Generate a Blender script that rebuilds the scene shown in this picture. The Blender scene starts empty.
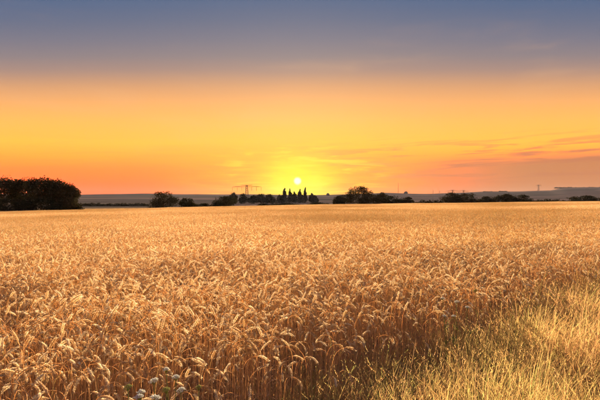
import bpy, math, random
import numpy as np
from mathutils import Vector, Matrix

scene = bpy.context.scene
R = math.radians

# ---------------------------------------------------------------- camera, sky, sun, exposure
F = 471.0            # focal length in photograph pixels (600 px wide)
HZ = 197.0           # row of the true horizon
CAM_Z = 1.70
SUN_AZ = math.atan((297.5 - 300) / F)      # to the right of +Y
SUN_EL = math.atan((HZ - 181.0) / F)
LAMP_EL = SUN_EL + R(7.5)                  # lamp raised above the visible sun to brighten near crop and verge
EXPOSURE = 2.84
SKY_GAIN = 1.0 / (2 ** EXPOSURE)

cam_data = bpy.data.cameras.new("camera")
cam = bpy.data.objects.new("camera", cam_data)
scene.collection.objects.link(cam)
cam_data.sensor_width = 36.0
cam_data.lens = 36.0 * F / 600.0
cam_data.clip_start = 0.05
cam_data.clip_end = 60000
cam.location = (0, 0, CAM_Z)
cam.rotation_euler = (R(90) - math.atan((200 - HZ) / F), 0, 0)
scene.camera = cam

scene.view_settings.view_transform = 'Standard'
scene.view_settings.look = 'None'
scene.view_settings.gamma = 1
scene.view_settings.use_curve_mapping = False
scene.view_settings.exposure = EXPOSURE
scene.render.engine = 'CYCLES'
scene.cycles.use_denoising = True
scene.cycles.max_bounces = 6
scene.cycles.diffuse_bounces = 5
scene.cycles.transmission_bounces = 5
scene.cycles.caustics_reflective = False
scene.cycles.caustics_refractive = False
scene.cycles.adaptive_threshold = 0.02
scene.cycles.transparent_max_bounces = 8
scene.cycles.volume_bounces = 1


def lin(c):
    return tuple(((v / 255.0) / 12.92 if v / 255.0 <= 0.04045 else ((v / 255.0 + 0.055) / 1.055) ** 2.4) for v in c)


def sstep0(a, b, x):
    k = min(1.0, max(0.0, (x - a) / (b - a)))
    return k * k * (3 - 2 * k)


class NT:
    """small helper around a node tree"""
    def __init__(self, tree):
        self.t = tree
        self.n = tree.nodes
        self.l = tree.links

    def new(self, kind, **kw):
        n = self.n.new(kind)
        for k, v in kw.items():
            setattr(n, k, v)
        return n

    def link(self, a, b):
        self.l.new(a, b)

    def val(self, sock, v):
        if hasattr(v, 'is_output') or isinstance(v, bpy.types.NodeSocket):
            self.l.new(v, sock)
        else:
            sock.default_value = v

    def math(self, op, a, b=0.0, c=0.0, clamp=False):
        n = self.n.new('ShaderNodeMath'); n.operation = op; n.use_clamp = clamp
        self.val(n.inputs[0], a); self.val(n.inputs[1], b); self.val(n.inputs[2], c)
        return n.outputs[0]

    def mix(self, fac, a, b, blend='MIX'):
        n = self.n.new('ShaderNodeMix'); n.data_type = 'RGBA'; n.blend_type = blend
        self.val(n.inputs[0], fac)
        self.val(n.inputs[6], a if not isinstance(a, tuple) else (*a[:3], 1))
        self.val(n.inputs[7], b if not isinstance(b, tuple) else (*b[:3], 1))
        return n.outputs[2]

    def smooth(self, v, a, b, lo=0.0, hi=1.0):
        n = self.n.new('ShaderNodeMapRange'); n.interpolation_type = 'SMOOTHSTEP'
        self.val(n.inputs[0], v)
        n.inputs[1].default_value = a; n.inputs[2].default_value = b
        n.inputs[3].default_value = lo; n.inputs[4].default_value = hi
        return n.outputs[0]

    def ramp(self, fac, stops):
        n = self.n.new('ShaderNodeValToRGB')
        e = n.color_ramp.elements
        while len(e) > 1:
            e.remove(e[-1])
        e[0].position = stops[0][0]; e[0].color = (*stops[0][1], 1)
        for p, c in stops[1:]:
            k = e.new(p); k.color = (*c, 1)
        self.val(n.inputs[0], fac)
        return n.outputs[0]

    def noise(self, vec, scale, detail=3, rough=0.55, dist=0.0):
        n = self.n.new('ShaderNodeTexNoise')
        if vec is not None:
            self.l.new(vec, n.inputs['Vector'])
        n.inputs['Scale'].default_value = scale
        n.inputs['Detail'].default_value = detail
        n.inputs['Roughness'].default_value = rough
        n.inputs['Distortion'].default_value = dist
        return n.outputs[0]

    def comb(self, x, y, z):
        n = self.n.new('ShaderNodeCombineXYZ')
        self.val(n.inputs[0], x); self.val(n.inputs[1], y); self.val(n.inputs[2], z)
        return n.outputs[0]


def build_world():
    w = bpy.data.worlds.new("World")
    scene.world = w
    w.use_nodes = True
    w.node_tree.nodes.clear()
    t = NT(w.node_tree)
    out = t.new('ShaderNodeOutputWorld')
    tc = t.new('ShaderNodeTexCoord')
    sep = t.new('ShaderNodeSeparateXYZ')
    t.link(tc.outputs['Generated'], sep.inputs[0])
    X, Y, Z = sep.outputs
    el = t.math('MULTIPLY', t.math('ARCSINE', Z), 180 / math.pi)           # degrees
    az = t.math('MULTIPLY', t.math('ARCTAN2', X, Y), 180 / math.pi)        # degrees, 0 = view axis
    # slightly uneven strata so that the bands are not ruler straight
    wob = t.noise(t.comb(t.math('MULTIPLY', az, 0.05), t.math('MULTIPLY', el, 0.10), 3.1), 1.0, 2)
    # twilight arch: the warm bands stand highest above the sun and sink to either side
    arch = t.math('ADD', 1.0, t.math('MULTIPLY', t.math('POWER', t.math('DIVIDE', t.math('MINIMUM', t.math('ABSOLUTE', az), 50.0), 32.0), 2.0), 0.17))
    el2 = t.math('ADD', t.math('MULTIPLY', el, arch), t.math('MULTIPLY', t.math('SUBTRACT', wob, 0.5), 0.8))

    def row(y):
        return math.degrees(math.atan((HZ - y) / F)) / 60.0
    rows = [(0, (90, 107, 140)), (20, (108, 114, 138)), (40, (130, 124, 137)), (56, (150, 133, 134)),
            (70, (178, 143, 128)), (86, (226, 164, 114)), (103, (247, 182, 104)), (122, (255, 196, 88)),
            (142, (255, 201, 66)), (156, (255, 178, 54)), (170, (252, 144, 46)), (183, (248, 122, 38)),
            (194, (238, 108, 38))]

    def sky_col(y, c):
        # red of the glowing band pushed past clipping to add warm fill light
        r, g, b_ = lin(c)
        return (r * (1 + 1.1 * float(sstep0(98, 122, y)) * float(1 - sstep0(186, 197, y))), g, b_)
    stops = [(row(y), sky_col(y, c)) for y, c in rows][::-1]
    stops += [(35 / 60.0, lin((84, 108, 158))), (1.0, lin((80, 104, 152)))]
    base = t.ramp(t.math('DIVIDE', el2, 60.0, clamp=True), [(0.0, lin((226, 100, 50)))] + stops)

    # angular distance from the sun
    sd = (math.sin(SUN_AZ) * math.cos(SUN_EL), math.cos(SUN_AZ) * math.cos(SUN_EL), math.sin(SUN_EL))
    daz = t.math('SUBTRACT', az, math.degrees(SUN_AZ))
    dele = t.math('SUBTRACT', el, math.degrees(SUN_EL))

    def dist(kx, ky):
        a = t.math('POWER', t.math('MULTIPLY', daz, kx), 2.0)
        b = t.math('POWER', t.math('MULTIPLY', dele, ky), 2.0)
        return t.math('SQRT', t.math('ADD', a, b))
    # smooth haze bank low on the right, thin dusky streaks at its top edge
    bank = t.math('MULTIPLY', t.smooth(az, 3, 27), t.smooth(t.math('ADD', el, t.math('MULTIPLY', t.math('SUBTRACT', wob, .5), 2.0)), 5.6, 3.4))
    c = t.mix(t.math('MULTIPLY', bank, 0.97), base, lin((204, 132, 84)))
    sv = t.comb(t.math('MULTIPLY', az, 0.075), t.math('ADD', t.math('MULTIPLY', el, 1.15), t.math('MULTIPLY', az, -0.035)), 0.0)
    st = t.noise(sv, 1.35, 5, 0.6, 0.5)
    streak = t.math('MULTIPLY', t.smooth(st, 0.47, 0.62),
                    t.math('MULTIPLY', t.smooth(el, 1.0, 3.0), t.smooth(el, 8.0, 4.5)))
    streak = t.math('MULTIPLY', streak, t.smooth(az, -6, 12, 0.12, 1.0))
    c = t.mix(t.math('MULTIPLY', streak, 0.88), c, lin((204, 124, 84)))
    # faint high veil
    veil = t.noise(t.comb(t.math('MULTIPLY', az, 0.06), t.math('MULTIPLY', el, 0.35), 7.7), 1.1, 4, 0.6, 0.4)
    veil = t.math('MULTIPLY', t.smooth(veil, 0.5, 0.8), t.math('MULTIPLY', t.smooth(el, 4, 8), t.smooth(el, 22, 14)))
    c = t.mix(t.math('MULTIPLY', veil, 0.14), c, lin((255, 196, 140)))
    # the aureole, broken by thin bright cirrus
    cir = t.noise(t.comb(t.math('MULTIPLY', az, 0.16), t.math('MULTIPLY', el, 1.7), 1.3), 1.2, 5, 0.62, 0.8)
    wide = t.smooth(dist(0.052, 0.125), 1.0, 0.0)
    wide = t.math('MULTIPLY', wide, t.smooth(cir, 0.3, 0.7, 0.45, 1.15))
    c = t.mix(t.math('MULTIPLY', wide, 0.85, clamp=True), c, lin((255, 200, 14)))
    tight = t.smooth(dist(0.145, 0.22), 1.0, 0.1)
    tight = t.math('MULTIPLY', tight, t.smooth(cir, 0.2, 0.7, 0.75, 1.2))
    c = t.mix(t.math('MULTIPLY', tight, 1.0, clamp=True), c, lin((255, 236, 0)))
    cirb = t.math('MULTIPLY', t.smooth(cir, 0.52, 0.66), t.smooth(dist(0.075, 0.14), 1.0, 0.35))
    c = t.mix(t.math('MULTIPLY', cirb, 0.6), c, lin((255, 236, 60)))
    core = t.smooth(dist(1.0, 1.0), 0.58, 0.22)
    c = t.mix(core, c, (1.25, 1.15, 0.85))

    # physical twilight sky on top of the gradient (mixed in at a very small share)
    sky = t.new('ShaderNodeTexSky')
    sky.sky_type = 'NISHITA'
    sky.sun_disc = False
    sky.sun_elevation = LAMP_EL
    sky.sun_rotation = SUN_AZ
    bg1 = t.new('ShaderNodeBackground')
    t.link(sky.outputs[0], bg1.inputs[0])
    bg1.inputs[1].default_value = 0.05
    bg2 = t.new('ShaderNodeBackground')
    t.link(c, bg2.inputs[0])
    bg2.inputs[1].default_value = SKY_GAIN * SKY_SHARE
    add = t.new('ShaderNodeMixShader')
    add.inputs[0].default_value = 0.99
    t.link(bg1.outputs[0], add.inputs[1]); t.link(bg2.outputs[0], add.inputs[2])
    t.link(add.outputs[0], out.inputs['Surface'])


SKY_SHARE = 0.95
build_world()

sun_l = bpy.data.lights.new("sun", 'SUN')
sun_l.energy = 5.0
sun_l.angle = R(0.55)
sun_l.color = (1.0, 0.76, 0.50)
sun = bpy.data.objects.new("sun", sun_l)
scene.collection.objects.link(sun)
sdir = Vector((math.sin(SUN_AZ) * math.cos(LAMP_EL), math.cos(SUN_AZ) * math.cos(LAMP_EL), math.sin(LAMP_EL)))
sun.rotation_euler = sdir.to_track_quat('Z', 'Y').to_euler()

rng = np.random.default_rng(7)
random.seed(7)


# ---------------------------------------------------------------- materials
def new_mat(name):
    m = bpy.data.materials.new(name)
    m.use_nodes = True
    m.node_tree.nodes.clear()
    t = NT(m.node_tree)
    return m, t, t.new('ShaderNodeOutputMaterial')


def plant_mat(name, stops, translucent=0.35, rough=0.6, patch=None, patch_scale=0.05):
    """dry or green plant tissue: diffuse + translucent, colour varies plant by plant"""
    m, t, out = new_mat(name)
    at = t.new('ShaderNodeAttribute'); at.attribute_name = 'tint'
    oi = t.new('ShaderNodeObjectInfo')
    r = t.math('FRACT', t.math('ADD', at.outputs['Fac'], oi.outputs['Random']))
    c = t.ramp(r, stops)
    geo = t.new('ShaderNodeNewGeometry')
    g = t.noise(geo.outputs['Position'], 60.0, 2)
    c = t.mix(0.35, c, t.mix(g, (0.6, 0.6, 0.6), (1.4, 1.4, 1.4)), 'MULTIPLY')
    if patch:
        p = t.noise(geo.outputs['Position'], patch_scale, 4, 0.6)
        c = t.mix(t.math('MULTIPLY', t.smooth(p, 0.36, 0.60), patch[1]), c, patch[0])
    d = t.new('ShaderNodeBsdfDiffuse'); t.link(c, d.inputs['Color'])
    tr = t.new('ShaderNodeBsdfTranslucent'); t.link(c, tr.inputs[0])
    mx = t.new('ShaderNodeMixShader'); mx.inputs[0].default_value = translucent
    t.link(d.outputs[0], mx.inputs[1]); t.link(tr.outputs[0], mx.inputs[2])
    t.link(mx.outputs[0], out.inputs['Surface'])
    return m


M = {}
M['ear'] = plant_mat('wheat_ear', [(0.0, (0.52, 0.37, 0.21)), (0.18, (0.72, 0.55, 0.34)), (0.35, (0.88, 0.77, 0.57)), (0.5, (0.66, 0.47, 0.27)),
                                   (0.62, (0.80, 0.66, 0.44)), (0.85, (0.92, 0.83, 0.64)), (1.0, (0.54, 0.38, 0.22))], 0.5, 0.6,
                     ((0.42, 0.32, 0.15), 0.72), 0.03)
M['straw'] = plant_mat('wheat_straw', [(0.0, (0.72, 0.46, 0.23)), (0.4, (0.76, 0.52, 0.27)), (0.7, (0.80, 0.58, 0.32)),
                                       (0.9, (0.62, 0.40, 0.20)), (1.0, (0.60, 0.50, 0.24))], 0.4, 0.5)
M['dryleaf'] = plant_mat('wheat_leaf', [(0.0, (0.72, 0.45, 0.25)), (0.5, (0.64, 0.40, 0.25)), (0.8, (0.78, 0.56, 0.34)),
                                        (1.0, (0.58, 0.43, 0.22))], 0.5, 0.6)
M['grass'] = plant_mat('verge_grass', [(0.0, (0.62, 0.30, 0.12)), (0.2, (0.60, 0.34, 0.13)), (0.34, (0.40, 0.32, 0.10)),
                                       (0.48, (0.62, 0.31, 0.18)), (0.64, (0.25, 0.28, 0.07)), (0.78, (0.66, 0.41, 0.17)),
                                       (1.0, (0.62, 0.29, 0.12))], 0.5, 0.6, ((0.28, 0.30, 0.08), 0.3), 1.1)
M['floret'] = plant_mat('white_floret', [(0, (0.78, 0.77, 0.66)), (1, (0.82, 0.80, 0.72))], 0.3)
M['green_umbel'] = plant_mat('green_umbel', [(0, (0.42, 0.42, 0.12)), (1, (0.50, 0.46, 0.18))], 0.3)
M['green_stem'] = plant_mat('green_stem', [(0, (0.16, 0.20, 0.06)), (1, (0.24, 0.26, 0.08))], 0.2)
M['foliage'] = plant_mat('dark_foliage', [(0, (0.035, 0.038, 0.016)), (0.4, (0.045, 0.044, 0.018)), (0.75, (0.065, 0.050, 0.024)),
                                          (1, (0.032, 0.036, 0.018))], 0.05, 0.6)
M['bark'] = plant_mat('bark', [(0, (0.07, 0.05, 0.035)), (1, (0.10, 0.07, 0.05))], 0.0, 0.9)

m, t, out = new_mat('galvanised_steel')
b = t.new('ShaderNodeBsdfPrincipled')
geo = t.new('ShaderNodeNewGeometry')
t.link(t.ramp(t.noise(geo.outputs['Position'], 0.8), [(0.3, (0.10, 0.085, 0.08)), (0.7, (0.17, 0.15, 0.14))]), b.inputs['Base Color'])
b.inputs['Metallic'].default_value = 0.3; b.inputs['Roughness'].default_value = 0.6
t.link(b.outputs[0], out.inputs['Surface'])
M['steel'] = m

# ground: straw-strewn soil here, a patchwork of stubble, fallow and green far away
m, t, out = new_mat('soil_and_far_fields')
geo = t.new('ShaderNodeNewGeometry')
P = geo.outputs['Position']
near = t.ramp(t.noise(P, 9.0, 5, 0.6), [(0.3, (0.17, 0.10, 0.05)), (0.55, (0.30, 0.19, 0.09)), (0.75, (0.42, 0.29, 0.14))])
mp = t.new('ShaderNodeMapping'); mp.inputs['Scale'].default_value = (0.0016, 0.0034, 0.0)
mp.inputs['Rotation'].default_value = (0, 0, 0.2)
t.link(P, mp.inputs[0])
vo = t.new('ShaderNodeTexVoronoi'); vo.inputs['Scale'].default_value = 1.0
t.link(mp.outputs[0], vo.inputs['Vector'])
sp = t.new('ShaderNodeSeparateColor'); t.link(vo.outputs['Color'], sp.inputs[0])
far = t.ramp(sp.outputs[0], [(0.0, (0.060, 0.046, 0.044)), (0.25, (0.036, 0.034, 0.030)), (0.45, (0.11, 0.075, 0.068)), (0.65, (0.048, 0.038, 0.040)),
                             (0.85, (0.085, 0.062, 0.055)), (1.0, (0.036, 0.036, 0.028))])
far = t.mix(0.5, far, t.mix(t.noise(P, 0.02, 4), (0.5, 0.5, 0.5), (1.4, 1.4, 1.4)), 'MULTIPLY')
ln = t.new('ShaderNodeVectorMath'); ln.operation = 'LENGTH'; t.link(P, ln.inputs[0])
col = t.mix(t.smooth(ln.outputs['Value'], 250, 420), near, far)
b = t.new('ShaderNodeBsdfDiffuse'); t.link(col, b.inputs['Color'])
bp = t.new('ShaderNodeBump'); bp.inputs['Distance'].default_value = 0.03
t.link(t.noise(P, 14.0, 5, 0.6), bp.inputs['Height']); t.link(bp.outputs[0], b.inputs['Normal'])
t.link(b.outputs[0], out.inputs['Surface'])
M['ground'] = m


# ---------------------------------------------------------------- helpers
class MB:
    """collects faces into one mesh; tint is a per-vertex random number"""
    def __init__(self):
        self.v = []; self.f = []; self.t = []; self.m = []

    def add(self, verts, faces, tint=0.0, mat=0):
        o = len(self.v)
        self.v.extend([tuple(p) for p in verts])
        self.f.extend([tuple(i + o for i in f) for f in faces])
        self.t.extend([tint] * len(verts))
        self.m.extend([mat] * len(faces))

    def tube(self, pts, rad, n=4, tint=0.0, mat=0, cap=True):
        pts = [Vector(p) for p in pts]
        rings = []
        up = Vector((0.31, 0.94, 0.12))
        for i, p in enumerate(pts):
            d = (pts[min(i + 1, len(pts) - 1)] - pts[max(i - 1, 0)]).normalized()
            a = d.cross(up)
            if a.length < 1e-4:
                a = d.cross(Vector((1, 0, 0)))
            a.normalize()
            bb = d.cross(a)
            r = rad[i] if hasattr(rad, '__len__') else rad
            rings.append([p + (a * math.cos(2 * math.pi * k / n) + bb * math.sin(2 * math.pi * k / n)) * r for k in range(n)])
        verts = [q for rg in rings for q in rg]
        faces = []
        for i in range(len(rings) - 1):
            for k in range(n):
                faces.append((i * n + k, i * n + (k + 1) % n, (i + 1) * n + (k + 1) % n, (i + 1) * n + k))
        if cap:
            faces.append(tuple(range(n))[::-1])
            faces.append(tuple(range((len(rings) - 1) * n, len(rings) * n)))
        self.add(verts, faces, tint, mat)

    def box(self, c, s, rot=None, tint=0.0, mat=0):
        x, y, z = s[0] / 2, s[1] / 2, s[2] / 2
        vs = [Vector((sx * x, sy * y, sz * z)) for sx in (-1, 1) for sy in (-1, 1) for sz in (-1, 1)]
        if rot is not None:
            vs = [rot @ v for v in vs]
        vs = [v + Vector(c) for v in vs]
        self.add(vs, [(0, 1, 3, 2), (4, 6, 7, 5), (0, 4, 5, 1), (2, 3, 7, 6), (0, 2, 6, 4), (1, 5, 7, 3)], tint, mat)

    def bar(self, a, b, w, mat=0):
        self.tube([a, b], w / 2, 4, 0, mat)

    def mesh(self, name, mats, smooth=False):
        me = bpy.data.meshes.new(name)
        me.from_pydata(self.v, [], self.f)
        for q in (mats if isinstance(mats, (list, tuple)) else [mats]):
            me.materials.append(q)
        if isinstance(mats, (list, tuple)) and len(mats) > 1:
            me.polygons.foreach_set('material_index', self.m)
        at = me.attributes.new('tint', 'FLOAT', 'POINT')
        at.data.foreach_set('value', self.t)
        if smooth:
            me.polygons.foreach_set('use_smooth', [True] * len(self.f))
        me.update()
        return me


COL = scene.collection


def obj(name, me, parent=None):
    o = bpy.data.objects.new(name, me)
    COL.objects.link(o)
    o.parent = parent
    return o


def tag(o, label, cat, group=None):
    o['label'] = label; o['category'] = cat
    if group:
        o['group'] = group
    return o


def empty(name, loc, rz=0.0, s=1.0):
    o = bpy.data.objects.new(name, None)
    COL.objects.link(o)
    o.empty_display_size = 0.2
    o.location = loc; o.rotation_euler = (0, 0, rz); o.scale = (s, s, s)
    return o


def sstep(a, b, x):
    k = np.clip((x - a) / (b - a), 0, 1)
    return k * k * (3 - 2 * k)


# ---------------------------------------------------------------- terrain
def far_edge(x):
    """depth of the wheat field's far boundary"""
    x = np.asarray(x, float)
    return np.where(x < 0, 230 + 0.842 * x, 230 + 0.37 * x)


def plane_z(x, y):
    return -0.0133 * y + 0.01455 * x - 0.00405 * (np.sqrt(x * x + 900.0) - 30)


HP = np.array([-2000, 0, 60, 140, 240, 300, 345, 385, 430, 480, 520, 551, 562, 600, 1500], float)
HY = np.array([194, 194, 194.6, 193.8, 194.4, 195, 194.5, 193, 193.8, 192, 191.3, 190.2, 187.8, 187.4, 188.5], float)


def hill_z(x, y):
    D = np.sqrt(x * x + y * y) + 1e-6
    px = 300 + F * np.where(y > 0.15 * D, x / np.maximum(y, 0.15 * D), np.sign(x) * 6.0)
    py = np.interp(px, HP, HY)
    top = 1.7 + (HZ - py) / F * np.maximum(y, 0.45 * D) / D * 3500
    bumps = 2.2 * np.sin(px * 0.055) + 1.3 * np.sin(px * 0.13 + 1.0)
    top = top + bumps * 0.6
    prof = np.interp(D, [0, 450, 900, 1500, 2300, 3000, 3500, 4200, 9000], [-4, -6.5, -8.5, -6.0, 0, 0, 0, 0, 0])
    w = np.interp(D, [1500, 2300, 3000, 3500, 4200, 9000], [0, 0.28, 0.72, 1.0, 0.98, 0.6])
    base = np.where(D < 1500, prof, -6.0)
    return base * (1 - w) + top * w


def gz(x, y):
    x = np.asarray(x, float); y = np.asarray(y, float)
    w = sstep(-8, 190, y - far_edge(x))
    w = np.maximum(w, sstep(150, 400, -y))
    w = np.maximum(w, sstep(420, 600, np.abs(x)))
    p = plane_z(x, np.clip(y, -400, 900))
    und = 0.10 * np.sin(x * 0.09 + 0.4) * np.sin(y * 0.07) * sstep(12, 40, np.sqrt(x * x + y * y))
    return (p + und) * (1 - w) + hill_z(x, y) * w


def G(x, y):
    return float(gz(x, y))


def ring_mesh(name, radii, nseg, mat):
    ang = np.linspace(0, 2 * math.pi, nseg, endpoint=False)
    vs = []
    for r in radii:
        xs = r * np.sin(ang); ys = r * np.cos(ang)
        zs = gz(xs, ys)
        vs.append(np.stack([xs, ys, zs], 1))
    V = np.concatenate(vs)
    faces = []
    for i in range(len(radii) - 1):
        for k in range(nseg):
            a = i * nseg + k; b2 = i * nseg + (k + 1) % nseg
            faces.append((a, a + nseg, b2 + nseg, b2))
    vl = V.tolist()
    if radii[0] < 1.0:
        c = len(vl); vl.append([0, 0, G(0, 0)])
        for k in range(nseg):
            faces.append((c, k, (k + 1) % nseg))
    me = bpy.data.meshes.new(name)
    me.from_pydata(vl, [], faces)
    me.materials.append(mat)
    me.polygons.foreach_set('use_smooth', [True] * len(faces))
    me.update()
    o = obj(name, me)
    o['kind'] = 'structure'
    return o


NSEG = 900
near_r = np.concatenate([np.geomspace(0.6, 60, 40), np.linspace(66, 480, 60), np.geomspace(500, 1300, 14)])
ring_mesh('ground', near_r, NSEG, M['ground'])
ring_mesh('hills', np.concatenate([np.geomspace(1300, 4200, 40), np.geomspace(4500, 6200, 6)]), NSEG, M['ground'])

# ---------------------------------------------------------------- wheat
HIDDEN = bpy.data.collections.new('scatter_sources')


def bend_path(h, lean, hook, neck, ear_len, n_stem=6, n_neck=5, n_ear=7):
    """path in the xz plane: straight stem, curving neck, ear; returns (stem pts, ear pts)"""
    pts = []; p = Vector((0, 0, 0)); a = lean * 0.3
    arc = neck + ear_len
    stem_len = max(0.3, h - 0.55 * neck)
    for i in range(n_stem + 1):
        pts.append(p.copy())
        ang = lean * (0.3 + 0.7 * i / n_stem)
        p = p + Vector((math.sin(ang), 0, math.cos(ang))) * (stem_len / n_stem)
    p = pts[-1].copy()
    for i in range(n_neck):
        ang = lean + (hook * 0.62) * ((i + 0.7) / n_neck)
        p = p + Vector((math.sin(ang), 0, math.cos(ang))) * (neck / n_neck)
        pts.append(p.copy())
    ear = [p.copy()]
    for i in range(n_ear):
        ang = lean + hook * (0.62 + 0.38 * (i + 0.5) / n_ear)
        p = p + Vector((math.sin(ang), 0, math.cos(ang))) * (ear_len / n_ear)
        ear.append(p.copy())
    return pts, ear


def spikelet(mb, c, d, side, L, w, tint):
    d = d.normalized(); a = side.normalized(); b3 = d.cross(a).normalized()
    tip = c + d * L
    m = c + d * (L * 0.42)
    vs = [c, m + a * w, m + b3 * w * 0.8, m - a * w * 0.6, m - b3 * w * 0.8, tip]
    mb.add(vs, [(0, 2, 1), (0, 3, 2), (0, 4, 3), (0, 1, 4), (5, 1, 2), (5, 2, 3), (5, 3, 4), (5, 4, 1)], tint)


def ear_mesh(ear, rnd, awn=0.0):
    mb = MB()
    n = 26
    L = len(ear) - 1
    for k in range(n):
        u = k / n * L * 0.94
        i = min(int(u), L - 1); fr = u - i
        c = ear[i].lerp(ear[i + 1], fr)
        d = (ear[i + 1] - ear[i]).normalized()
        side = Vector((0, 1, 0)) if True else None
        n2 = d.cross(side).normalized()
        # two ranks, alternately left and right, plus a slight lift
        qa = k * 1.5708 + 0.5 * rnd.random()
        rot = (side * math.cos(qa) + n2 * math.sin(qa) * 0.8).normalized()
        prof = 0.65 + 0.5 * math.sin(math.pi * min(1, (k + 2.0) / (n + 2)))
        ang = 0.42
        dd = (d * math.cos(ang) + rot * math.sin(ang))
        spikelet(mb, c + rot * 0.0022, dd, rot, 0.0140 * prof, 0.0040 * prof, rnd.random() * 0.12)
        if awn > 0 and rnd.random() < 0.75:
            q = c + dd * 0.012
            e = q + (d * 0.9 + rot * 0.35).normalized() * awn * (0.6 + 0.6 * rnd.random())
            wv = n2 * 0.0006
            mb.add([q - wv, q + wv, e], [(0, 1, 2)], 0.1)
    # rachis so that the ear has a core
    mb.tube(ear, 0.0032, 5, 0.05)
    return mb


def leaf_strip(mb, base, az, L, w, droop, rnd, tint, n=6):
    p = Vector(base); ang = 0.35 + 0.3 * rnd.random()
    vs = []; tw = rnd.random() * 3
    for i in range(n + 1):
        u = i / n
        hd = Vector((math.cos(az), math.sin(az), 0))
        d = hd * math.sin(ang) + Vector((0, 0, 1)) * math.cos(ang)
        sd = Vector((-math.sin(az), math.cos(az), 0))
        nn = d.cross(sd)
        s2 = sd * math.cos(tw * u) + nn * math.sin(tw * u)
        ww = w * (0.5 + 0.9 * u) if u < 0.35 else w * 0.82 * (1 - ((u - 0.35) / 0.65) ** 1.6) + 0.0003
        vs += [p - s2 * ww / 2, p + s2 * ww / 2]
        p = p + d * (L / n)
        ang += droop / n
        az += (rnd.random() - 0.5) * 0.25
    mb.add(vs, [(2 * i, 2 * i + 1, 2 * i + 3, 2 * i + 2) for i in range(n)], tint)


WV = []      # variants of a single wheat plant: dict of part meshes
for k in range(14):
    rnd = random.Random(100 + k)
    hook = R([168, 148, 180, 125, 160, 70, 172, 140, 155, 184, 30, 165, 115, 176][k])
    h = 0.80 + 0.10 * (rnd.random() - 0.5)
    stem_p, ear_p = bend_path(h, R(1 + 6 * rnd.random()), hook, 0.085 + 0.06 * rnd.random(), 0.068 + 0.022 * rnd.random())
    sm = MB()
    nS = len(stem_p)
    sm.tube(stem_p, [0.0021 - 0.0008 * i / nS for i in range(nS)], 4, 0.0, cap=False)
    em = ear_mesh(ear_p, rnd, 0.016)
    leaves = []
    for j in range(2):
        lm = MB()
        zb = (0.20 + 0.22 * j) * (0.9 + 0.2 * rnd.random())
        bx = stem_p[min(int(zb / 0.8 * 6), 6)].x
        leaf_strip(lm, (bx, 0, zb), rnd.random() * 6.28, 0.10 + 0.08 * rnd.random(), 0.0045, R(90 + 60 * rnd.random()), rnd, rnd.random() * 0.3)
        leaves.append(lm)
    WV.append(dict(stem=sm, ear=em, leaves=leaves, hook=hook,
                   stem_me=sm.mesh('wheat_stem', M['straw'], True), ear_me=em.mesh('wheat_ear', M['ear']),
                   leaf_me=[q.mesh('wheat_leaf', M['dryleaf']) for q in leaves]))


def join_variant(v):
    mb = MB()
    for part, mi in ((v['stem'], 0), (v['ear'], 1)) + tuple((q, 2) for q in v['leaves']):
        o = len(mb.v)
        mb.v.extend(part.v); mb.t.extend(part.t)
        mb.f.extend([tuple(i + o for i in f) for f in part.f]); mb.m.extend([mi] * len(part.f))
    return mb


MATS3 = [M['straw'], M['ear'], M['dryleaf']]


def source(name, me):
    o = bpy.data.objects.new(name, me)
    return o


def scatter(name, label, cat, pts, rot, scl, idx, sources):
    """one 'stuff' object: every point carries one of the source meshes (geometry nodes)"""
    col = bpy.data.collections.new(name + '_sources')
    for i, s in enumerate(sources):
        s.name = '%s_variant_%02d' % (name, i)
        col.objects.link(s)
    me = bpy.data.meshes.new(name)
    me.from_pydata(np.asarray(pts).tolist(), [], [])
    for nm, ty, arr in (('rot', 'FLOAT_VECTOR', rot), ('scl', 'FLOAT_VECTOR', scl), ('idx', 'INT', idx)):
        a = me.attributes.new(nm, ty, 'POINT')
        a.data.foreach_set('vector' if ty == 'FLOAT_VECTOR' else 'value', np.asarray(arr).ravel())
    o = obj(name, me)
    tag(o, label, cat); o['kind'] = 'stuff'
    ng = bpy.data.node_groups.new(name + '_scatter', 'GeometryNodeTree')
    ng.interface.new_socket('Geometry', in_out='INPUT', socket_type='NodeSocketGeometry')
    ng.interface.new_socket('Geometry', in_out='OUTPUT', socket_type='NodeSocketGeometry')
    N = ng.nodes; Lk = ng.links
    gi = N.new('NodeGroupInput'); go = N.new('NodeGroupOutput')
    ci = N.new('GeometryNodeCollectionInfo'); ci.inputs[0].default_value = col
    ci.inputs['Separate Children'].default_value = True; ci.inputs['Reset Children'].default_value = True
    iop = N.new('GeometryNodeInstanceOnPoints'); iop.inputs['Pick Instance'].default_value = True

    def attr(nm, ty):
        q = N.new('GeometryNodeInputNamedAttribute'); q.data_type = ty; q.inputs[0].default_value = nm
        return q.outputs[0]
    e2r = N.new('FunctionNodeEulerToRotation')
    Lk.new(attr('rot', 'FLOAT_VECTOR'), e2r.inputs[0])
    Lk.new(gi.outputs[0], iop.inputs['Points']); Lk.new(ci.outputs[0], iop.inputs['Instance'])
    Lk.new(attr('idx', 'INT'), iop.inputs['Instance Index'])
    Lk.new(e2r.outputs[0], iop.inputs['Rotation']); Lk.new(attr('scl', 'FLOAT_VECTOR'), iop.inputs['Scale'])
    Lk.new(iop.outputs[0], go.inputs[0])
    md = o.modifiers.new('scatter', 'NODES'); md.node_group = ng
    return o


# near edge of the crop: a line running away to the right
E0 = np.array([-0.95, 2.05]); E1 = np.array([4.1, 6.35])
ED = (E1 - E0) / np.linalg.norm(E1 - E0)
EN = np.array([-ED[1], ED[0]])       # points into the crop


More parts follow.
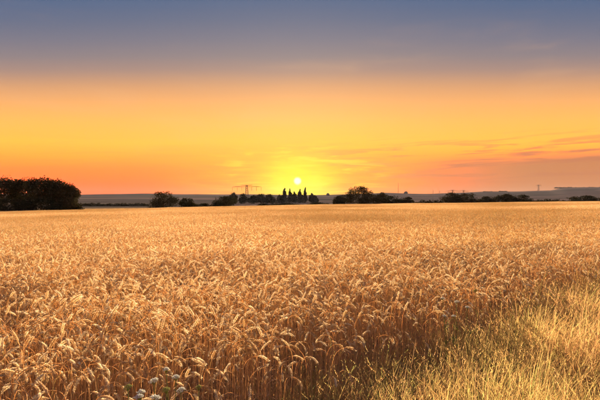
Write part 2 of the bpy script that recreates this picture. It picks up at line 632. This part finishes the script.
def edge_dist(x, y):
    """signed distance into the crop"""
    d = (x - E0[0]) * EN[0] + (y - E0[1]) * EN[1]
    s = (x - E0[0]) * ED[0] + (y - E0[1]) * ED[1]
    return d + 0.10 * np.sin(s * 2.1) + 0.06 * np.sin(s * 5.3 + 1.0)


HALF = 0.80      # tangent of half the planted wedge, a little wider than the view
NEAR_D = 9.0
# --- individual plants close to the camera
N0 = 45000
xs = rng.uniform(-9, 9, N0); ys = rng.uniform(0.9, NEAR_D, N0)
ed = edge_dist(xs, ys)
dens = 0.25 + 0.75 * sstep(-0.05, 1.1, ed)
keep = (ed > 0) & (np.abs(xs) < HALF * ys + 0.8) & (rng.random(N0) < dens)
keep &= np.sqrt(xs ** 2 + ys ** 2) > 1.35
xs, ys = xs[keep], ys[keep]
zs = gz(xs, ys)
hs = 0.97 + 0.10 * (rng.random(len(xs)) - 0.5) + 0.06 * np.sin(xs * 1.7 + 1) * np.sin(ys * 1.3) + 0.05 * rng.normal(size=len(xs)) * 0.6
hs = np.clip(hs, 0.72, 1.14)
hs = hs * (0.93 + 0.07 * sstep(0.0, 0.6, edge_dist(xs, ys)))
vi = rng.integers(0, len(WV), len(xs))
# the heads mostly hang left or right of the view, some towards or away from it
ra = rng.normal(0, 0.8, len(xs)) + np.where(rng.random(len(xs)) < 0.42, math.pi, 0.0)
tilt = rng.normal(0, 0.05, (len(xs), 2))

ztop = zs + hs * 0.80
pxs = 300 + F * xs / ys; pys = HZ + F * (CAM_Z - ztop) / ys
dcam = np.sqrt(xs ** 2 + ys ** 2)
inview = (pxs > 4) & (pxs < 596) & (pys < 394) & (pys > 205)
order = np.argsort(np.where(inview, dcam, 1e9))
hero = order[:300]
rest = np.setdiff1d(np.arange(len(xs)), hero)


def where_words(px):
    for lim, words in ((60, 'bottom left corner'), (125, 'left of white flowers'), (195, 'behind white flowers'),
                       (270, 'right of white flowers'), (360, 'above reddish grass')):
        if px < lim:
            return words
    return 'by tall verge grass'


def hook_words(h):
    d = math.degrees(h)
    return 'upright ear' if d < 70 else 'nodding ear' if d < 115 else 'bowed ear' if d < 148 else 'hooked ear'


def size_words(s):
    return 'short' if s < 0.93 else 'tall' if s > 1.02 else 'middling'


ORD = ['leftmost', 'second from left', 'third from left', 'fourth from left', 'fifth from left', 'sixth from left',
       'seventh from left', 'eighth from left', 'ninth from left', 'tenth from left'] + \
    [w + ' from left' for w in ('eleventh', 'twelfth', 'thirteenth', 'fourteenth', 'fifteenth', 'sixteenth', 'seventeenth', 'eighteenth', 'nineteenth', 'twentieth', 'last')]
hlab = {}
for i in hero:
    c_, s_ = math.cos(ra[i]), math.sin(ra[i])
    facing = 'leaning right' if c_ > 0.35 else 'leaning left' if c_ < -0.35 else 'leaning away' if s_ > 0 else 'leaning forward'
    e_ = ed[keep][i]
    rowp = 'front row' if e_ < 0.22 else 'second row' if e_ < 0.6 else 'inner crop'
    hlab.setdefault('%s wheat stalk, %s %s, %s %s' % (size_words(hs[i]), hook_words(WV[vi[i]]['hook']), facing, rowp, where_words(pxs[i])), []).append(i)
final_label = {}
for lab, members in hlab.items():
    members.sort(key=lambda i: pxs[i])
    for n_, i in enumerate(members):
        final_label[i] = lab if len(members) == 1 else '%s: %s' % (ORD[min(n_, 20)], lab)
for i in hero:
    v = WV[vi[i]]
    o = empty('wheat_stalk', (xs[i], ys[i], zs[i] - 0.01), ra[i], hs[i])
    o.rotation_euler = (tilt[i, 0], tilt[i, 1], ra[i])
    tag(o, final_label[i], 'wheat', 'wheat stalks along the near edge of the field')
    obj('stem', v['stem_me'], o); obj('ear', v['ear_me'], o)
    for lm in v['leaf_me']:
        obj('leaf', lm, o)

near_src = [source('wheat', join_variant(v).mesh('wheat_plant', MATS3)) for v in WV]
scatter('wheat_crop', 'dense ripe golden wheat crop filling the near part of the field', 'wheat',
        np.stack([xs, ys, zs - 0.01], 1)[rest], np.stack([tilt[:, 0], tilt[:, 1], ra], 1)[rest],
        np.repeat(hs[rest][:, None], 3, 1), vi[rest], near_src)


def wheat_patch(size, density, seed, zlow, ear_sides, fat, leafy):
    """square of simpler wheat plants for the middle and far field"""
    rnd = random.Random(seed)
    mb = MB()
    n = int(size * size * density)
    for k in range(n):
        x = (rnd.random() - 0.5) * size * 1.06; y = (rnd.random() - 0.5) * size * 1.06
        hook = R(random.Random(seed * 977 + k).choice([168, 148, 180, 125, 160, 70, 172, 140, 155, 184, 30]))
        h = 0.80 * (0.96 + 0.10 * rnd.gauss(0, 1) + 0.03 * math.sin(x * 9) * math.sin(y * 8))
        sp_, ep = bend_path(h, R(1 + 6 * rnd.random()), hook, 0.085 + 0.06 * rnd.random(), 0.072 + 0.02 * rnd.random(), 2, 4, 3)
        rz = rnd.gauss(0, 0.9) + (math.pi if rnd.random() < 0.42 else 0)
        mt = Matrix.Translation((x, y, 0)) @ Matrix.Rotation(rz, 4, 'Z')
        sp_ = [mt @ Vector((p.x, p.y, max(p.z, 0))) for p in sp_]; ep = [mt @ p for p in ep]
        if zlow > 0:
            sp_ = [sp_[0].lerp(sp_[2], zlow)] + sp_[1:] if sp_[1].z > zlow * 0.8 else [sp_[1]] + sp_[2:]
        tint = rnd.random()
        mb.tube(sp_, 0.0016 * fat, 3, tint, 0, cap=False)
        L = len(ep) - 1
        rad = [0.004 * fat] + [0.0068 * fat] * (L - 1) + [0.002 * fat]
        mb.tube(ep, rad, ear_sides, tint, 1, cap=False)
        for j in range(leafy):
            lm = MB()
            leaf_strip(lm, (0, 0, 0.35 + 0.3 * rnd.random()), rnd.random() * 6.28, 0.14, 0.006 * fat, R(110), rnd, tint, 3)
            mb.add([mt @ Vector(p) for p in lm.v], lm.f, tint, 2)
    return mb.mesh('wheat_patch', MATS3)


def patch_field(name, label, size, d0, d1, sources, seed):
    rg = np.random.default_rng(seed)
    lim = int(d1 * HALF / size) + 3
    ix, iy = np.meshgrid(np.arange(-lim - 60, lim + 60), np.arange(int(d0 / size) - 2, int(d1 / size) + 2))
    x = (ix.ravel() + 0.5) * size; y = (iy.ravel() + 0.5) * size
    k = (y > d0 + size * 0.45) & (y <= d1 + size * 0.45) & (np.abs(x) < HALF * y + 2 + size) & (y < far_edge(x) - 2) & (edge_dist(x, y) > size * 0.45)
    x, y = x[k], y[k]
    x = x + rg.uniform(-.08, .08, len(x)) * size; y = y + rg.uniform(-.08, .08, len(x)) * size
    z = gz(x, y)
    rot = np.zeros((len(x), 3)); rot[:, 2] = rg.integers(0, 2, len(x)) * math.pi + rg.normal(0, 0.05, len(x))
    s = np.ones((len(x), 3))
    s[:, 2] = 0.99 + 0.05 * np.sin(x * 0.35 + 0.5) * np.sin(y * 0.22) + 0.03 * rg.normal(size=len(x)) * 0.5 + 0.03 * np.sin(x * 0.05 - y * 0.09)
    return scatter(name, label, 'wheat', np.stack([x, y, z], 1), rot, s, rg.integers(0, len(sources), len(x)), sources)


mid_src = [source('m', wheat_patch(0.6, 330, 50 + i, 0.15, 4, 1.0, 1)) for i in range(8)]
patch_field('wheat_midfield', 'ripe golden wheat crop across the middle of the field', 0.6, NEAR_D - 0.15, 33.0, mid_src, 3)
far_src = [source('f', wheat_patch(2.0, 120, 80 + i, 0.35, 4, 1.45, 0)) for i in range(8)]
patch_field('wheat_far_field', 'far part of the golden wheat field running back to the trees', 2.0, 32.6, 330.0, far_src, 4)


# ---------------------------------------------------------------- verge grass
def grass_tuft(seed, n, hmax, size):
    rnd = random.Random(seed)
    mb = MB()
    for k in range(n):
        x = rnd.gauss(0, size * 0.38); y = rnd.gauss(0, size * 0.38)
        L = hmax * (0.45 + 0.6 * rnd.random())
        az = rnd.random() * 6.28 if rnd.random() < 0.5 else rnd.gauss(0.25, 0.7)
        ang = abs(rnd.gauss(0.14, 0.16)); droop = abs(rnd.gauss(0.95, 0.55))
        w = 0.0018 + 0.0024 * rnd.random()
        p = Vector((x, y, 0)); vs = []; tw = rnd.random() * 2; n_ = 7
        for i in range(n_ + 1):
            u = i / n_
            d = Vector((math.cos(az) * math.sin(ang), math.sin(az) * math.sin(ang), math.cos(ang)))
            sd = Vector((-math.sin(az + tw), math.cos(az + tw), 0))
            ww = w * (1 - u ** 2) + 0.0004
            vs += [p - sd * ww / 2, p + sd * ww / 2]
            p = p + d * (L / n_); ang += droop / n_ * (0.4 + 1.4 * u)
        tint = rnd.random()
        mb.add(vs, [(2 * i, 2 * i + 1, 2 * i + 3, 2 * i + 2) for i in range(n_)], tint)
        if rnd.random() < 0.22:       # a feathery seed head
            tip = p; dd = Vector((math.cos(az) * math.sin(ang), math.sin(az) * math.sin(ang), math.cos(ang)))
            for j in range(9):
                c = tip - dd * 0.012 * j
                e = c + dd * 0.012 + Vector((rnd.gauss(0, .006), rnd.gauss(0, .006), rnd.gauss(0, .004)))
                s3 = Vector((rnd.gauss(0, 1), rnd.gauss(0, 1), 0)).normalized() * 0.0014
                mb.add([c - s3, c + s3, e], [(0, 1, 2)], 0.05)
    return mb.mesh('grass_tuft', M['grass'])


gsrc = [source('g', grass_tuft(200 + i, 100, [0.62, 0.72, 0.55, 0.80, 0.66, 0.5][i % 6], 0.16)) for i in range(12)]
N1 = 23000
gx = rng.uniform(-3.5, 9.5, N1); gy = rng.uniform(0.7, 9.5, N1)
ge = edge_dist(gx, gy)
k = (ge < 0.65) & (ge > -6.5) & (rng.random(N1) < np.where(ge > -0.1, 0.75 * (1 - (ge + 0.1) / 0.75), 1.0)) & (np.sqrt(gx ** 2 + gy ** 2) > 1.3) & (np.abs(gx) < HALF * gy + 1.6)
k &= rng.random(N1) < np.interp(gx, [-1.2, -0.3], [0.25, 1.0])
gx, gy = gx[k], gy[k]
gs = (0.80 + 0.35 * rng.random(len(gx))) * (0.86 + 0.16 * np.sin(gx * 1.9 + gy) * np.sin(gy * 2.3 - 1))
gs *= np.interp(gx, [-1.0, -0.4, 0.3, 1.4, 3], [0.70, 0.88, 0.98, 1.03, 1.05])
grot = np.zeros((len(gx), 3)); grot[:, 2] = rng.normal(0, 0.6, len(gx))
scatter('verge_grass', 'tall dry orange and green grass of the verge before the wheat', 'grass', np.stack([gx, gy, gz(gx, gy) - 0.01], 1), grot,
        np.repeat(gs[:, None], 3, 1), rng.integers(0, len(gsrc), len(gx)), gsrc)


# ---------------------------------------------------------------- umbels
def umbel(px, py, depth, width, label, green=False, seed=0, tilt_=0.0):
    rnd = random.Random(seed)
    x = (px - 300) / F * depth; ztop = CAM_Z + (HZ - py) / F * depth
    zb = G(x, depth)
    h = ztop - zb
    o = empty('wild_carrot', (x, depth, zb), rnd.random() * 6.28)
    tag(o, label, 'flower', 'white umbels in the wheat edge' if not green else 'green umbels in the wheat edge')
    sm = MB()
    path = [(0.012 * math.sin(i * 1.1 + seed), 0.012 * math.cos(i * 0.9 + seed), (h - 0.022) * i / 7) for i in range(8)]
    sm.tube(path, [0.0024 - 0.00012 * i for i in range(8)], 5, 0.2)
    hub = Vector(path[-1])
    obj('stem', sm.mesh('umbel_stem', M['green_stem'], True), o)
    rays = MB(); tops = []
    nr = 22
    for i in range(nr):
        rr = math.sqrt((i + 0.5) / nr) * width / 2; a = i * 2.399963
        zz = 0.024 - 0.011 * (rr / (width / 2)) ** 2 + 0.12 * rr * math.cos(a) * tilt_
        tpt = hub + Vector((rr * math.cos(a), rr * math.sin(a), zz))
        rays.tube([hub, hub.lerp(tpt, 0.5) - Vector((0, 0, 0.002)), tpt], 0.0005, 3, 0.4, cap=False)
        tops.append(tpt)
    obj('rays', rays.mesh('umbel_rays', M['green_stem']), o)
    fl = MB()
    for tpt in tops:
        for j in range(7):
            c = tpt + Vector((rnd.gauss(0, .0028), rnd.gauss(0, .0028), rnd.gauss(0.001, .001)))
            r = 0.0021
            nrm = Vector((rnd.gauss(0, .35), rnd.gauss(0, .35), 1)).normalized()
            a1 = nrm.cross(Vector((1, 0, 0))).normalized(); a2 = nrm.cross(a1)
            ring = [c + (a1 * math.cos(q * 1.2566) + a2 * math.sin(q * 1.2566)) * r for q in range(5)]
            fl.add([c + nrm * 0.0012] + ring + [c - nrm * 0.0018], [(0, 1 + q, 1 + (q + 1) % 5) for q in range(5)] + [(6, 1 + (q + 1) % 5, 1 + q) for q in range(5)], rnd.random())
    obj('flower_head', fl.mesh('umbel_head', M['green_umbel' if green else 'floret']), o)
    lf = MB()
    for j in range(3):
        zl = h * (0.35 + 0.18 * j); a = j * 2.3 + seed
        for q in range(7):
            leaf_strip(lf, (path[3][0], path[3][1], zl), a + (q - 3) * 0.16, 0.07 + 0.04 * rnd.random(), 0.004, R(60), rnd, rnd.random() * .3, 3)
    obj('leaf', lf.mesh('umbel_leaf', M['green_stem']), o)


UMB = [(153, 380, 2.02, 0.044, 'white flat flower head, highest of the cluster at bottom left', False),
       (144, 391, 1.90, 0.038, 'small white flower head at the left end of the bottom cluster', False),
       (172, 377, 2.10, 0.040, 'white flower head behind the others, right in the bottom cluster', False),
       (165, 369, 2.25, 0.030, 'small pale flower head set back above the bottom cluster', False),
       (181, 388, 2.02, 0.038, 'tilted white flower head at the right end of the bottom cluster', False),
       (155, 395, 1.86, 0.050, 'large white flower head cut by the picture edge, bottom left', False),
       (137, 396, 1.86, 0.040, 'white flower head at the picture edge, leftmost of the cluster', False),
       (166, 388, 1.95, 0.036, 'greenish unopened flower head between the white ones', True),
       (199, 388, 2.10, 0.026, 'round green flower head right of the white cluster', True),
       (126, 387, 2.05, 0.040, 'yellow green flower head left of the white cluster', True),
       (457, 301.5, 3.95, 0.052, 'wide white flower head among wheat above the right grass', False),
       (445, 298, 4.05, 0.045, 'cream flower head, upper left of the pair in the wheat edge', False),
       (468, 307, 3.85, 0.040, 'small white flower head, rightmost of those before the wheat', False),
       (454, 315.5, 3.75, 0.045, 'lowest white flower head in the wheat edge on the right', False),
       (446, 316, 3.80, 0.034, 'small white flower head beside the lowest one on the right', False),
       (477, 290, 4.35, 0.050, 'green seeding flower head in the wheat above the right grass', True)]
for i, (px, py, d, w, lab, gr) in enumerate(UMB):
    umbel(px, py, d, w * 0.8, lab, gr, 300 + i, (i % 5 - 2) * 0.9)


# ---------------------------------------------------------------- trees, bushes, hedges
def crown_mesh(lobes, n, leaf, seed):
    """leaf-clump faces spread through a set of ellipsoid lobes"""
    rg = np.random.default_rng(seed)
    vol = np.array([l[3] * l[4] * l[5] for l in lobes]) ** 0.67
    cnt = np.maximum(10, (n * vol / vol.sum()).astype(int))
    V = []; T = []
    for (cx, cy, cz, rx, ry, rz), c in zip(lobes, cnt):
        d = rg.normal(size=(c, 3)); d /= np.linalg.norm(d, axis=1)[:, None]
        r = 1 - 0.55 * rg.random(c) ** 2.2
        lump = 1 + 0.13 * np.sin(d[:, 0] * 7 + cx) + 0.13 * np.sin(d[:, 1] * 8 + cz * 3) + 0.11 * np.sin(d[:, 2] * 9 + cy)
        r = r * lump + rg.normal(0, 0.03, c)
        p = np.stack([cx + d[:, 0] * r * rx, cy + d[:, 1] * r * ry, cz + d[:, 2] * r * rz], 1)
        a = rg.normal(size=(c, 3)); a /= np.linalg.norm(a, axis=1)[:, None]
        b_ = np.cross(a, rg.normal(size=(c, 3))); b_ /= np.linalg.norm(b_, axis=1)[:, None]
        s = leaf * (0.5 + 0.9 * rg.random(c))[:, None]
        V.append(np.stack([p - a * s, p + b_ * s * 0.62, p + a * s, p - b_ * s * 0.62], 1).reshape(-1, 3))
        T.append(np.repeat(np.clip(rg.random() * 0.5 + 0.5 * rg.random(c), 0, 1), 4))
    V = np.concatenate(V); T = np.concatenate(T)
    q = len(V) // 4
    me = bpy.data.meshes.new('tree_crown')
    me.from_pydata(V.tolist(), [], np.arange(q * 4).reshape(q, 4).tolist())
    me.materials.append(M['foliage'])
    at = me.attributes.new('tint', 'FLOAT', 'POINT'); at.data.foreach_set('value', T)
    return me


def trunk_mesh(h, r, lobes, seed):
    rnd = random.Random(seed)
    mb = MB()
    top = h
    pts = [(rnd.gauss(0, .03) * h * 0.2 * i / 5, rnd.gauss(0, .03) * h * 0.2 * i / 5, -0.3 + (top + 0.3) * i / 5) for i in range(6)]
    mb.tube(pts, [r * (1.25 - 0.95 * i / 5) for i in range(6)], 7, 0.3)
    for l in lobes[:6]:
        s = Vector(pts[2 + rnd.randrange(2)])
        e = Vector((l[0], l[1], l[2]))
        mb.tube([s, s.lerp(e, 0.5) + Vector((0, 0, -0.04 * h)), e], [r * 0.5, r * 0.32, r * 0.08], 5, 0.6)
    return mb.mesh('tree_trunk', M['bark'], True)


def make_lobes(kind, w, h, seed):
    rnd = random.Random(seed)
    L = []
    if kind == 'round':
        L.append((0, 0, h * 0.60, w * 0.36, w * 0.36, h * 0.36))
        for i in range(9):
            a = i * 2.4 + rnd.random(); rr = w * (0.20 + 0.12 * rnd.random())
            zz = h * (0.28 + 0.52 * rnd.random())
            s = 0.16 + 0.08 * rnd.random()
            L.append((rr * math.cos(a), rr * math.sin(a), zz, w * s, w * s, h * s * 0.95))
        for i in range(4):
            a = i * 1.57 + rnd.random(); L.append((w * 0.16 * math.cos(a), w * 0.16 * math.sin(a), h * (0.80 + 0.06 * rnd.random()), w * .16, w * .16, h * .13))
    elif kind == 'bush':
        L.append((0, 0, h * 0.45, w * 0.38, w * 0.36, h * 0.46))
        for i in range(10):
            a = i * 2.4 + rnd.random(); rr = w * (0.22 + 0.14 * rnd.random())
            s = 0.14 + 0.08 * rnd.random()
            zz = h * (0.16 + 0.45 * rnd.random())
            L.append((rr * math.cos(a), rr * math.sin(a), zz, w * s, w * s, h * s * 1.25))
        for i in range(3):
            L.append((w * rnd.uniform(-.18, .18), 0, h * (0.78 + 0.08 * rnd.random()), w * .15, w * .15, h * .15))
    elif kind == 'poplar':
        for i in range(9):
            u = i / 8
            s = w * 0.5 * (0.75 + 0.5 * rnd.random()) * (0.45 + 0.75 * math.sin(math.pi * (0.15 + 0.78 * u))) * (0.85 + 0.3 * rnd.random())
            if u > 0.85:
                s *= 0.5
            L.append((w * 0.1 * rnd.gauss(0, 1), w * 0.1 * rnd.gauss(0, 1), h * (0.14 + 0.80 * u), s, s, h * 0.085))
    elif kind == 'hedge':
        n = max(4, int(w / (h * 0.75)))
        for i in range(n):
            hh = h * (0.55 + 0.45 * rnd.random())
            L.append(((i + 0.5) / n * w - w / 2 + rnd.gauss(0, h * 0.1), rnd.gauss(0, h * 0.12), hh * 0.48, h * (0.5 + 0.3 * rnd.random()), h * 0.55, hh * 0.54))
    return L


TREE_N = 0


def tree(name, px, py_top, depth, wpx, kind, label, cat, group=None, n=2600, leaf=None, dy=0.0, sink=0.0):
    """a tree, bush or hedge seen at column px with its top at row py_top, standing at the given depth"""
    global TREE_N
    TREE_N += 1
    x = (px - 300) / F * depth
    zb = G(x, depth) - sink
    h = CAM_Z + (HZ - py_top) / F * depth - zb
    w = wpx / F * depth
    if kind in ('bush', 'round'):          # lobes stay a little inside the nominal outline
        w *= 1.16; h *= 1.07
    lob = make_lobes(kind, w, h, 900 + TREE_N)
    o = empty(name, (x, depth, zb))
    tag(o, label, cat, group)
    lf = (leaf or max(0.14, 0.00085 * depth)) * 1.2
    n = int(n * 2.3)
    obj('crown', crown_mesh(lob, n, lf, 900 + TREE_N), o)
    if kind == 'hedge':
        mb = MB()
        for l in lob:
            mb.tube([(l[0], l[1], -0.2), (l[0] + 0.1, l[1], l[2])], [0.06, 0.02], 5, 0.4)
        obj('stems', mb.mesh('hedge_stems', M['bark']), o)
    else:
        obj('trunk', trunk_mesh(h * (0.85 if kind != 'bush' else 0.6), max(0.05, h * 0.022), lob, 900 + TREE_N), o)
    return o


# copse on the left
cop = 'trees of the dark copse on the left'
for px, py, d, w, lab in [(-28, 181, 160, 44, 'dark leafy tree half cut off by the left picture edge'),
                          (4, 179.5, 152, 34, 'dark round tree at the left end of the copse'),
                          (23, 181, 156, 32, 'dark leafy tree, second from the left in the copse'),
                          (41, 179.3, 150, 32, 'tall dark tree in the middle of the left copse'),
                          (56, 181.5, 148, 28, 'dark rounded tree near the right end of the copse'),
                          (68, 186, 146, 22, 'lower dark tree ending the copse on the right')]:
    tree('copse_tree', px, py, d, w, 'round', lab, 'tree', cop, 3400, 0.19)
for px, py, d, w, lab in [(10, 199, 140, 40, 'dark undergrowth bush at the left end of the copse'),
                          (40, 198, 140, 40, 'dark undergrowth bush below the middle of the copse'),
                          (68, 198, 141, 24, 'dark undergrowth bush at the right end of the copse')]:
    tree('undergrowth_bush', px, py, d, w, 'bush', lab, 'bush', 'bushes at the foot of the copse', 2600, 0.17)

fe = 'bushes along the far edge of the field'
for px, py, d, w, lab, n in [(164, 192.6, 196, 29, 'large round dark bush, left of the row behind the wheat', 3000),
                             (187, 198.8, 200, 17, 'smaller dark bush joined to the large round one', 1800),
                             (202, 203.5, 206, 22, 'low dark scrub between the two bigger bushes', 1200),
                             (224, 196.8, 210, 24, 'dark domed bush at the right end of the left row', 2600),
                             (263, 203.8, 232, 12, 'low dark bush left of the sun at the field edge', 900),
                             (285, 203.4, 240, 30, 'long low scrub directly below the sun', 1300),
                             (318, 202.6, 246, 20, 'low dark scrub just right of the poplars', 1000),
                             (339, 196.3, 262, 13, 'round bush at the left foot of the big tree', 1600)]:
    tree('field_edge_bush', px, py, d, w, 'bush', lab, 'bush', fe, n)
tree('broad_tree', 359, 187.6, 266, 27, 'bush', 'broad dark domed tree right of the sun', 'tree', None, 3600)
for px, py, d, w, lab in [(378, 194.2, 272, 22, 'dark bush at the right foot of the broad domed tree'),
                          (393, 196.2, 276, 20, 'dark bush, second right of the broad domed tree'),
                          (406, 197.6, 280, 16, 'dark bush ending the row right of the broad tree')]:
    tree('field_edge_bush', px, py, d, w, 'bush', lab, 'bush', fe, 1700)
tree('hedge', 428, 200.3, 286, 30, 'hedge', 'low dark hedge between the broad tree and the right thicket', 'hedge', None, 1200)
for px, py, d, w, lab in [(453, 193.4, 296, 20, 'dark domed thicket at the left end of the right row'),
                          (467, 193.8, 300, 22, 'dark thicket, second in the right row'),
                          (488, 197.0, 304, 22, 'low dark thicket between the two humps on the right'),
                          (505, 194.2, 306, 20, 'dark humped thicket in the middle of the right row'),
                          (520, 195.2, 310, 24, 'dark thicket sloping down to the right')]:
    tree('thicket', px, py, d, w, 'bush', lab, 'bush', 'thickets along the far right field edge', 1900)
tree('hedge', 553, 199.2, 316, 56, 'hedge', 'thin dark hedge along the field edge on the far right', 'hedge', None, 1800)
tree('thicket', 584, 195.8, 330, 26, 'bush', 'dark thicket near the right picture edge', 'bush', 'thickets along the far right field edge', 1700)
tree('hedge', 632, 197.5, 330, 70, 'hedge', 'dark hedge running out of the right picture edge', 'hedge', None, 1600)
tree('hedge', 113, 203.0, 430, 72, 'hedge', 'dark hedge line beyond the field beside the copse', 'hedge', None, 1800)

# second line, beyond the dip
mid = 'trees in the hollow behind the field'
for px, py, d, w, lab in [(233.5, 193.2, 620, 7, 'small round tree left of the wide pylon'),
                          (243, 194.2, 640, 7, 'small dark tree at the foot of the wide pylon'),
                          (253, 195.8, 650, 9, 'small tree just right of the wide pylon'),
                          (261, 194.4, 660, 10, 'middle tree of the row right of the pylon'),
                          (270, 194.8, 660, 9, 'last low tree of the row before the poplars'),
                          (345, 195.4, 700, 12, 'pale small tree behind the broad tree, left side'),
                          (383, 193.2, 720, 9, 'small tree behind the broad tree, right side')]:
    tree('small_tree', px, py, d, w * 1.25, 'bush', lab, 'tree', mid, 1100)
pop = 'poplars below the sun'
for px, py, d, w, lab in [(279, 194.0, 800, 3.4, 'short slim poplar, leftmost below the sun'),
                          (284.5, 187.6, 800, 3.8, 'slim poplar left of the sun, first tall one'),
                          (290.3, 188.2, 830, 3.0, 'slim poplar just left of the sun'),
                          (294.6, 191.2, 800, 4.2, 'lower poplar directly below the sun'),
                          (299.7, 188.6, 790, 3.4, 'slim poplar just right of the sun'),
                          (305.2, 187.0, 840, 2.8, 'tall thin poplar right of the sun'),
                          (311.5, 192.6, 800, 5.6, 'short broad poplar at the right end of the group')]:
    tree('poplar', px, py + 0.7, d, w * 0.85, 'poplar', lab, 'tree', pop, 1100)
for px, py, d, w, lab in [(281.5, 195.6, 770, 9, 'ragged bush at the left foot of the poplars'),
                          (292, 194.6, 775, 12, 'ragged bush between the poplars below the sun'),
                          (302.5, 195.2, 770, 11, 'ragged bush at the right foot of the poplars'),
                          (314.5, 195.8, 780, 8, 'small bush just right of the last poplar')]:
    tree('bush', px, py, d, w, 'bush', lab, 'bush', 'bushes at the foot of the poplars', 800)
# crests of far woods on the hills
for px, py, d, w, lab in [(488, 191.4, 3000, 10, 'tiny far wood on the right hill'), (503, 191.0, 3050, 8, 'tiny far clump on the hill skyline'),
                          (328, 193.4, 2900, 2.6, 'single small far clump on the skyline right of the poplars'),
                          (406, 191.6, 3300, 3.4, 'small far clump on the skyline right of the mast'),
                          (577, 186.9, 3300, 46, 'long wood along the flat hilltop at right')]:
    tree('far_wood', px, py, d, w, 'hedge' if w > 6 else 'bush', lab, 'trees', 'woods on the far hills', 1500, 1.6)


# ---------------------------------------------------------------- pylons and masts
def pylon(px, py_top, depth, span, label, thick, rz=0.0, double=True):
    x = (px - 300) / F * depth; zb = G(x, depth)
    H = CAM_Z + (HZ - py_top) / F * depth - zb
    o = empty('power_pylon', (x, depth, zb), rz)
    tag(o, label, 'pylon', 'power pylons on the skyline')
    arm_z = H * 0.90
    wb, wt = H * 0.11, H * 0.04

    def half(z):
        return wb + (wt - wb) * z / H
    mb = MB()
    for sx in (-1, 1):
        for sy in (-1, 1):
            mb.bar((sx * wb, sy * wb, -0.3), (sx * wt, sy * wt, H), thick)
    n = 8
    for i in range(n):
        z0, z1 = H * i / n, H * (i + 1) / n
        a, b_ = half(z0), half(z1)
        for s in (-1, 1):
            mb.bar((-a, s * a, z0), (b_, s * b_, z1), thick * 0.6); mb.bar((a, s * a, z0), (-b_, s * b_, z1), thick * 0.6)
            mb.bar((s * a, -a, z0), (s * b_, b_, z1), thick * 0.6)
    obj('lattice_tower', mb.mesh('pylon_tower', M['steel']), o)
    am = MB()
    S = span / 2
    for sy in (-1, 1):
        am.bar((-S, 0, arm_z), (S, 0, arm_z), thick * 0.9) if sy == 1 else None
        am.bar((0, sy * wt, arm_z + H * 0.05), (S, 0, arm_z), thick * 0.7)
        am.bar((0, sy * wt, arm_z + H * 0.05), (-S, 0, arm_z), thick * 0.7)
    obj('cross_arm', am.mesh('pylon_arm', M['steel']), o)
    if double:
        tm = MB()
        tm.bar((-S * 0.4, 0, H), (S * 0.4, 0, H), thick * 0.8)
        tm.bar((-S * 0.4, 0, H), (0, 0, H * 0.96), thick * 0.6); tm.bar((S * 0.4, 0, H), (0, 0, H * 0.96), thick * 0.6)
        obj('earth_wire_arm', tm.mesh('pylon_top_arm', M['steel']), o)
    for q in (-1, -0.66, -0.34, 0.34, 0.66, 1):
        im = MB()
        im.tube([(q * S, 0, arm_z), (q * S, 0, arm_z - H * 0.12), (q * S, 0, arm_z - H * 0.22)], [thick * 0.3, thick * 0.5, thick * 0.4], 6)
        obj('insulator', im.mesh('pylon_insulator', M['steel']), o)


pylon(246.8, 185.0, 700, 43, 'wide lattice pylon with long cross arm left of the sun', 0.42)
pylon(452.5, 190.0, 1500, 44, 'small hazy pylon above the right thicket, left one', 0.45, 0.3)
pylon(463.5, 190.3, 1550, 44, 'small hazy pylon above the right thicket, right one', 0.45, 0.3)
pylon(538.5, 184.8, 2900, 44, 'far faint pylon on the right hill slope', 0.8, 0.4)


def mast(px, py_top, depth, label, r):
    x = (px - 300) / F * depth; zb = G(x, depth)
    H = CAM_Z + (HZ - py_top) / F * depth - zb
    o = empty('mast', (x, depth, zb)); tag(o, label, 'mast', 'thin masts on the skyline')
    mb = MB(); mb.tube([(0, 0, -0.3), (0, 0, H * 0.6), (0, 0, H)], [r, r * 0.8, r * 0.45], 8)
    obj('pole', mb.mesh('mast_pole', M['steel']), o)
    mb = MB()
    for i in range(3):
        mb.box((0, 0, H * (0.78 + 0.08 * i)), (r * 5, r * 5, r * 1.2))
    obj('antenna', mb.mesh('mast_antenna', M['steel']), o)


mast(398.3, 182.3, 1150, 'tall thin mast on the skyline right of the broad tree', 0.4)
mast(433, 190.2, 1300, 'thin pole on the skyline, left one before the thicket', 0.4)
mast(439.5, 190.4, 1300, 'thin pole on the skyline, right one before the thicket', 0.4)

# ---------------------------------------------------------------- evening haze
hm, t, out = new_mat('evening_haze')
pv = t.new('ShaderNodeVolumePrincipled')
pv.inputs['Color'].default_value = (0.74, 0.78, 0.98, 1)
pv.inputs['Density'].default_value = 0.000010
pv.inputs['Anisotropy'].default_value = 0.0
t.link(pv.outputs[0], out.inputs['Volume'])
mb = MB()
mb.box((0, 0, 44), (13000, 13000, 132))
hz = obj('haze', mb.mesh('haze', hm))
hz['kind'] = 'stuff'
hz['label'] = 'pale evening haze lying over the fields and far hills'
hz['category'] = 'haze'
